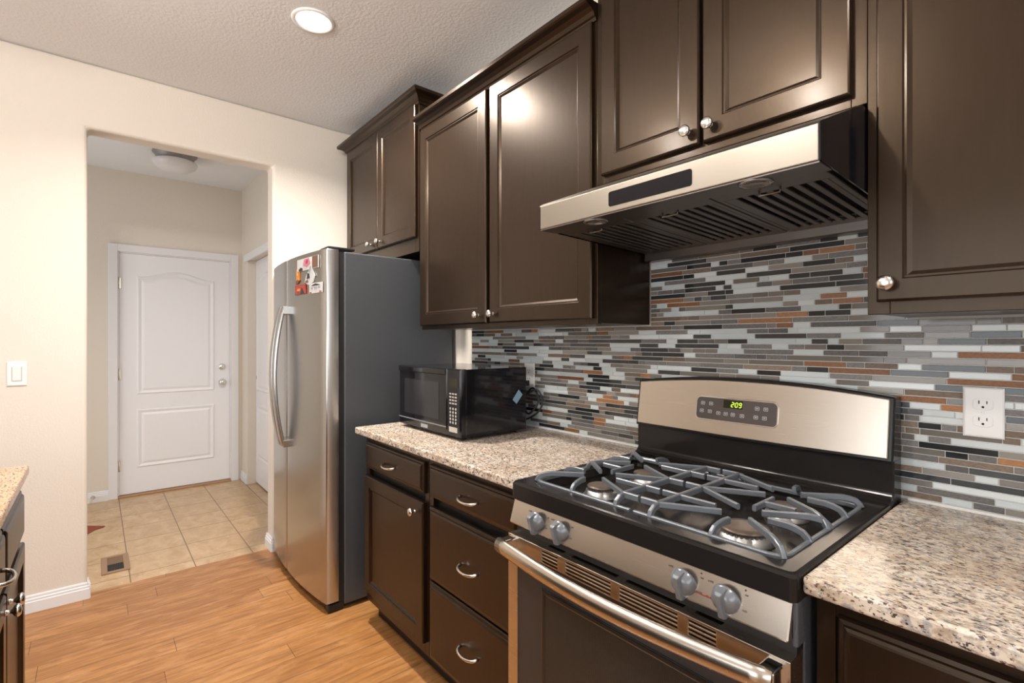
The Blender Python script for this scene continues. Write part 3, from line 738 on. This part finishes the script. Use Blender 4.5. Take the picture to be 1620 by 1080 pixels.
for ch, u in (('2', .475), ('0', .525), ('9', .572)): segs(ch, kxm(u), zd, .0034, .0068)
for dz in (-.003, .003):
    P = rrect(kxm(.499) - .0009, kxm(.499) + .0009, zd + dz - .0009, zd + dz + .0009, .0004, 1); dg_.rings([[(x, ct_y(z) - .0052, z) for x, z in P], [(x, ct_y(z) - .0058, z) for x, z in P]])
dg_.build('clock_digits', 'digit_green', pad)
def ring_btn(u, v_, wd=.0062, hg=.0052):
    bt = MB()
    cx_, cz_ = kxm(u), kzm(v_)
    o_, i_ = rrect(cx_ - wd, cx_ + wd, cz_ - hg, cz_ + hg, .002, 3), rrect(cx_ - wd + .0008, cx_ + wd - .0008, cz_ - hg + .0008, cz_ + hg - .0008, .0016, 3)
    f_ = lambda P, d_: [(x, ct_y(z) - d_, z) for x, z in P]
    bt.rings([f_(o_, .0046), f_(o_, .0051), f_(i_, .0051), f_(i_, .0046)], cap=(False, False))
    for kk, (a, b_) in enumerate(((-.6, .55), (-.45, .45))):
        P = [(cx_ + a * wd, cz_ + .0014 - kk * .0026 - .0006), (cx_ + b_ * wd, cz_ + .0014 - kk * .0026 - .0006), (cx_ + b_ * wd, cz_ + .0014 - kk * .0026 + .0006), (cx_ + a * wd, cz_ + .0014 - kk * .0026 + .0006)]
        bt.rings([f_(P, .0046), f_(P, .005)])
    bt.build('button', 'print_grey', pad)
for u, v_ in ((.085, .68), (.195, .68), (.075, .34), (.185, .34), (.30, .30), (.395, .30), (.485, .30), (.60, .29), (.775, .66), (.875, .66), (.765, .30), (.865, .30)): ring_btn(u, v_)

# ================================================================== RANGE HOOD
hd_ = thing('range_hood', 'stainless under-cabinet range hood with slotted baffle filters', 'range hood', (2.64, -.01, 1.63))
HX0, HX1 = 2.2640, 3.0190
mb = MB(); mb.prism([(-.575, 1.650), (-.575, 1.718), (-.565, 1.726), (-.335, 1.822), (-.012, 1.8325), (-.012, 1.672), (-.49, 1.672), (-.50, 1.650)], 'x', HX0 + .003, HX1 - .003)
ho_ = mb.build('canopy', 'hood_steel_warmlit', hd_, bevel=.002)
for x in (HX0, HX1 - .003):
    MB().prism([(-.575, 1.650), (-.575, 1.718), (-.565, 1.726), (-.335, 1.823), (-.012, 1.833), (-.012, 1.636), (-.10, 1.634)], 'x', x, x + .003).build('side_panel', 'black_gloss', hd_)
MB().box(HX0 + .003, HX1 - .003, -.572, -.505, 1.6465, 1.650).build('front_underside', 'baffle_steel', hd_)
MB().box(HX0 + .003, HX1 - .003, -.055, -.012, 1.606, 1.648).build('rear_lip', 'baffle_steel', hd_, bevel=.003)
for x in (2.452, 2.885):
    l = MB(); l.lathe([(.034, 0), (.034, .003), (.026, .0035), (.024, .001), (.001, .001)], (x, -.538, 1.6465), (0, 0, -1), 24); l.build('hood_light', 'hood_lamp', hd_)
fw = (HX1 - HX0 - .02) / 3
zb = lambda y: 1.648 - (y + .5) * .016 / .44
for i in range(3):
    a = HX0 + .010 + i * fw; b_ = a + fw - .004
    f = MB()
    def sl_(xa, xb, ya, yb, t0, t1):
        f.rings([[(xa, ya, zb(ya) - t0), (xb, ya, zb(ya) - t0), (xb, yb, zb(yb) - t0), (xa, yb, zb(yb) - t0)], [(xa, ya, zb(ya) + t1), (xb, ya, zb(ya) + t1), (xb, yb, zb(yb) + t1), (xa, yb, zb(yb) + t1)]])
    sl_(a, b_, -.503, -.455, 0, .006); sl_(a, b_, -.085, -.056, 0, .006); sl_(a, a + .012, -.455, -.085, 0, .006); sl_(b_ - .012, b_, -.455, -.085, 0, .006)
    nb = 8; step = (b_ - a - .024) / nb
    for j in range(nb): sl_(a + .012 + j * step + (.013 if j else .0), a + .012 + (j + 1) * step, -.456, -.084, 0, .006)
    fo = f.build('baffle_filter', 'baffle_steel', hd_, bevel=.002)
    MB().box(a, b_, -.50, -.056, 1.655, 1.660).build('filter_back', 'slot_dark', fo)
    h = MB(); cxh = (a + b_) / 2
    h.tube([(cxh - .022, -.47, zb(-.47)), (cxh - .022, -.47, zb(-.47) - .010), (cxh + .022, -.47, zb(-.47) - .010), (cxh + .022, -.47, zb(-.47))], .0022, 6); h.build('filter_handle', 'baffle_steel', fo)
pn = MB(); P = rrect(2.527, 2.762, 1.664, 1.702, .006)
pn.rings([[(x, -.5748, z) for x, z in P], [(x, -.5762, z) for x, z in P]]); pn.build('display_panel', 'black_gloss', ho_)

# ================================================================== MICROWAVE
mw = thing('microwave', 'black countertop microwave oven with a blue sticker on its side', 'microwave', (1.435, -.30, .913))
MX0, MX1, MF, MBk, MZ0, MZ1 = 1.178, 1.697, -.478, -.125, .926, 1.203
MB().box(MX0 + .004, MX1 - .001, MF + .028, MBk, MZ0, MZ1 - .002).build('case', 'black_gloss', mw, bevel=.003)
for x in (MX0 + .05, MX1 - .05):
    for y in (MF + .05, MBk - .04): MB().lathe([(.014, 0), (.014, .014)], (x, y, .913), n=12).build('foot', 'rubber', mw)
mb = MB(); mb.panel(MX0, 1.596, MZ0, MZ1, [(0, MF + .028), (0, MF + .004), (.004, MF), (.008, MF)]); dm = mb.build('door', 'black_gloss', mw)
mb = MB(); mb.box(1.232, 1.535, MF - .001, MF + .001, .985, 1.142); mb.build('window', 'micro_window', dm, bevel=.0005)
MB().box(MX0 + .002, 1.594, MF - .003, MF, .958, .963).build('lower_trim', 'knob_grey', dm, bevel=.001)
MB().box(MX0 + .002, 1.594, MF - .006, MF, 1.176, 1.200).build('top_lip', 'black_gloss', dm, bevel=.003)
MB().box(1.384, 1.442, MF - .0008, MF, .934, .950).build('badge', 'label_grey', dm)
mb = MB(); mb.panel(1.598, MX1, MZ0, MZ1, [(0, MF + .028), (0, MF + .006), (.006, MF), (.010, MF)]); cpn = mb.build('control_panel', 'black_gloss', mw)
for r in range(4):
    for c in range(3): MB().box(1.618 + c * .020, 1.632 + c * .020, MF - .0008, MF, 1.098 - r * .013, 1.104 - r * .013).build('button', 'silver_print', cpn)
for r in range(5):
    for c in range(3): MB().lathe([(.0052, 0), (.0052, .0009)], (1.625 + c * .020, MF, 1.040 - r * .014), (0, -1, 0), 10).build('button', 'silver_print', cpn)
MB().box(1.614, 1.680, MF - .0007, MF, 1.128, 1.165).build('display', 'lcd', cpn)
MB().box(1.616, 1.676, MF - .001, MF, .945, .966).build('door_button', 'silver_print', cpn, bevel=.0004)
st = MB(); P = [(-.205, 1.062), (-.183, 1.042), (-.148, 1.080), (-.170, 1.104)]
st.rings([[(MX1 - .001, y, z) for y, z in P], [(MX1 - .0004, y, z) for y, z in P]]); st.build('sticker', 'sticker_blue', mw)
# cord
def smooth(pts, n=8):
    P = [Vector(p) for p in pts]; P = [P[0]] + P + [P[-1]]; out = []
    for i in range(1, len(P) - 2):
        for j in range(n):
            t_ = j / n; a, b_, c, d_ = P[i - 1:i + 3]
            out.append(.5 * ((2 * b_) + (c - a) * t_ + (2 * a - 5 * b_ + 4 * c - d_) * t_ * t_ + (3 * b_ - a - 3 * c + d_) * t_ ** 3))
    out.append(P[-2]); return [tuple(p) for p in out]
cm = MB()
cm.tube(smooth([(1.61, -.122, 1.0), (1.64, -.09, 1.06), (1.685, -.06, 1.095), (1.715, -.05, 1.065), (1.72, -.06, 1.015), (1.68, -.075, .975), (1.63, -.08, .96), (1.60, -.075, 1.0), (1.625, -.06, 1.07), (1.66, -.05, 1.10), (1.70, -.055, 1.045), (1.66, -.08, .985), (1.60, -.06, 1.03), (1.585, -.04, 1.12)]), .0045, 8)
cm.box(1.572, 1.598, -.046, -.0195, 1.105, 1.130)
tag(cm.build('power_cord', 'black_plastic'), 'coiled black power cord behind the microwave', 'cord')
# ================================================================== OUTLETS, SWITCH
def outlet(label, xc_, zc, yf):
    t_ = thing('wall_outlet', label, 'outlet', (xc_, yf, zc), 'white duplex outlets')
    mb = MB(); mb.panel(xc_ - .0355, xc_ + .0355, zc - .058, zc + .058, [(0, yf), (0, yf - .003), (.003, yf - .0055), (.006, yf - .006)]); pl = mb.build('cover_plate', 'white_plastic', t_)
    for dz in (-.0195, .0195):
        pts = []
        for i in range(24):
            a = 2 * math.pi * i / 24; pts.append((xc_ + max(-.0172, min(.0172, .0172 * 1.25 * math.cos(a))), zc + dz + .0142 * math.sin(a)))
        r_ = MB(); r_.rings([[(x, yf - .006, z) for x, z in pts], [(x, yf - .0078, z) for x, z in pts]]); ro = r_.build('receptacle', 'white_plastic', t_, bevel=.0006)
        s = MB(); s.box(xc_ - .0078, xc_ - .0058, yf - .0081, yf - .0078, zc + dz + .0005, zc + dz + .0085); s.box(xc_ + .0058, xc_ + .0076, yf - .0081, yf - .0078, zc + dz + .001, zc + dz + .0078)
        s.lathe([(.0026, 0), (.0026, .0003)], (xc_, yf - .0078, zc + dz - .0065), (0, -1, 0), 12); s.build('socket_slots', 'slot_dark', ro)
    s = MB(); s.lathe([(.003, 0), (.0025, .001)], (xc_, yf - .006, zc), (0, -1, 0), 12); s.build('screw', 'white_plastic', t_)
outlet('white duplex wall outlet on the mosaic above the near counter', 3.170, 1.151, -.0092)
outlet('white wall outlet mostly hidden behind the microwave', 1.590, 1.154, -.0092)
t_ = thing('light_switch', 'white rocker light switch on the cream wall', 'light switch', (0, -1.886, 1.159))
pf = [(0, 0), (0, .003), (.003, .0055), (.006, .006)]
MB().rings([[(d_, -1.921 + i, 1.101 + i), (d_, -1.851 - i, 1.101 + i), (d_, -1.851 - i, 1.217 - i), (d_, -1.921 + i, 1.217 - i)] for i, d_ in pf]).build('cover_plate', 'white_plastic', t_)
mb = MB(); mb.box(.006, .0075, -1.904, -1.868, 1.124, 1.194); mb.build('frame', 'mag_white', t_)
mb = MB(); mb.prism([(.0075, 1.127), (.0085, 1.127), (.0125, 1.191), (.0075, 1.191)], 'y', -1.901, -1.871) ; mb.build('rocker', 'white_plastic', t_, bevel=.001)

# ================================================================== LIGHT FITTINGS, HALL ITEMS
def can(label, x, y, power):
    t_ = thing('recessed_light', label, 'ceiling light', (x, y, CH), 'recessed ceiling lights')
    mb = MB(); mb.lathe([(.092, 0), (.090, .004), (.080, .007), (.073, .004), (.071, .0015)], (x, y, CH), (0, 0, -1), 40, cap=(True, True)); mb.build('trim_ring', 'white_plastic', t_)
    mb = MB(); mb.lathe([(.071, .0016), (.055, .003), (.004, .004)], (x, y, CH), (0, 0, -1), 40); mb.build('lens', 'lamp_on', t_)
    area('recessed_lamp', (x, y, CH - .012), (x, y, 0), .12, 0, power, WARM, True, 150)
can('round lit recessed light in the kitchen ceiling before the cabinets', 1.082, -.85, 44)
def bowl(label, x, y, power=0, group=None):
    t_ = thing('flush_ceiling_light', label, 'ceiling light', (x, y, CH), group)
    MB().lathe([(.145, 0), (.145, .006), (.128, .022), (.118, .055), (.118, .06)], (x, y, CH), (0, 0, -1), 40).build('base', 'dull_nickel', t_)
    MB().lathe([(.118, .056), (.142, .062), (.148, .075), (.135, .098), (.10, .122), (.05, .136), (.004, .139)], (x, y, CH), (0, 0, -1), 40).build('bowl', 'lamp_glass' if not power else 'bowl_on', t_)
    if power:
        l = bpy.data.lights.new('bulb', 'POINT'); o = bpy.data.objects.new('bulb', l); COL.objects.link(o)
        l.energy = power; l.color = WARM; l.shadow_soft_size = .045; o.location = (x, y, CH - .19)
bowl('lit flush ceiling light above the island edge near the range', 2.40, -1.87, 40)
bowl('lit flush ceiling light above the island edge near the refrigerator', 1.60, -1.87, 25)
can('recessed light over the near end of the counter', 3.9, -1.0, 13)
bowl('unlit round flush ceiling light in the hall with white bowl', -1.22, -1.13)
t_ = thing('floor_register', 'tan metal floor vent set on the hall tiles', 'floor vent', (-.405, -1.507, 0))
mb = MB(); a0, a1, b0, b1 = -.545, -.262, -1.572, -1.442
for q in ((a0, a1, b0, b0 + .028), (a0, a1, b1 - .028, b1), (a0, a0 + .028, b0 + .028, b1 - .028), (a1 - .028, a1, b0 + .028, b1 - .028)): mb.box(*q, .0005, .006)
mb.build('frame', 'bronze', t_, bevel=.0015)
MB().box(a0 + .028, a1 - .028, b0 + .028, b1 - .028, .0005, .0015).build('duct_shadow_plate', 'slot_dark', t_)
MB().box(a0 + .028, (a0 + a1) / 2, b0 + .028, b1 - .028, .0016, .0032).build('damper', 'bronze_dark', t_)
mb = MB()
for i in range(0): x = a0 + .036 + i * .0135; pass
for i in range(10): y = b0 + .031 + i * .0072; mb.box((a0 + a1) / 2, a1 - .028, y, y + .0016, .0016, .003)
mb.build('grille', 'print_dark', t_)
mb = MB(); n = 10
pt = [(-1.36, -1.83), (-1.33, -1.72), (-1.303, -1.646), (-1.26, -1.60), (-1.212, -1.545), (-1.190, -1.556), (-1.165, -1.60), (-1.10, -1.637), (-1.06, -1.72), (-1.10, -1.83), (-1.25, -1.86)]
mb.rings([[(x, y, .0008) for x, y in pt], [(x, y, .005) for x, y in pt]])
tag(mb.build('cloth_mat', 'rust_red', bevel=.002), 'rust red pointed cloth mat corner lying on the hall tiles', 'mat')
ds = MB(); ds.lathe([(.014, 0), (.014, .004), (.006, .006), (.006, .035), (.010, .036), (.010, .048)], (-1.9355, -1.614, .045), (1, 0, 0), 16)
tag(ds.build('door_stop', 'nickel'), 'small metal door stop on the hall baseboard', 'door stop')
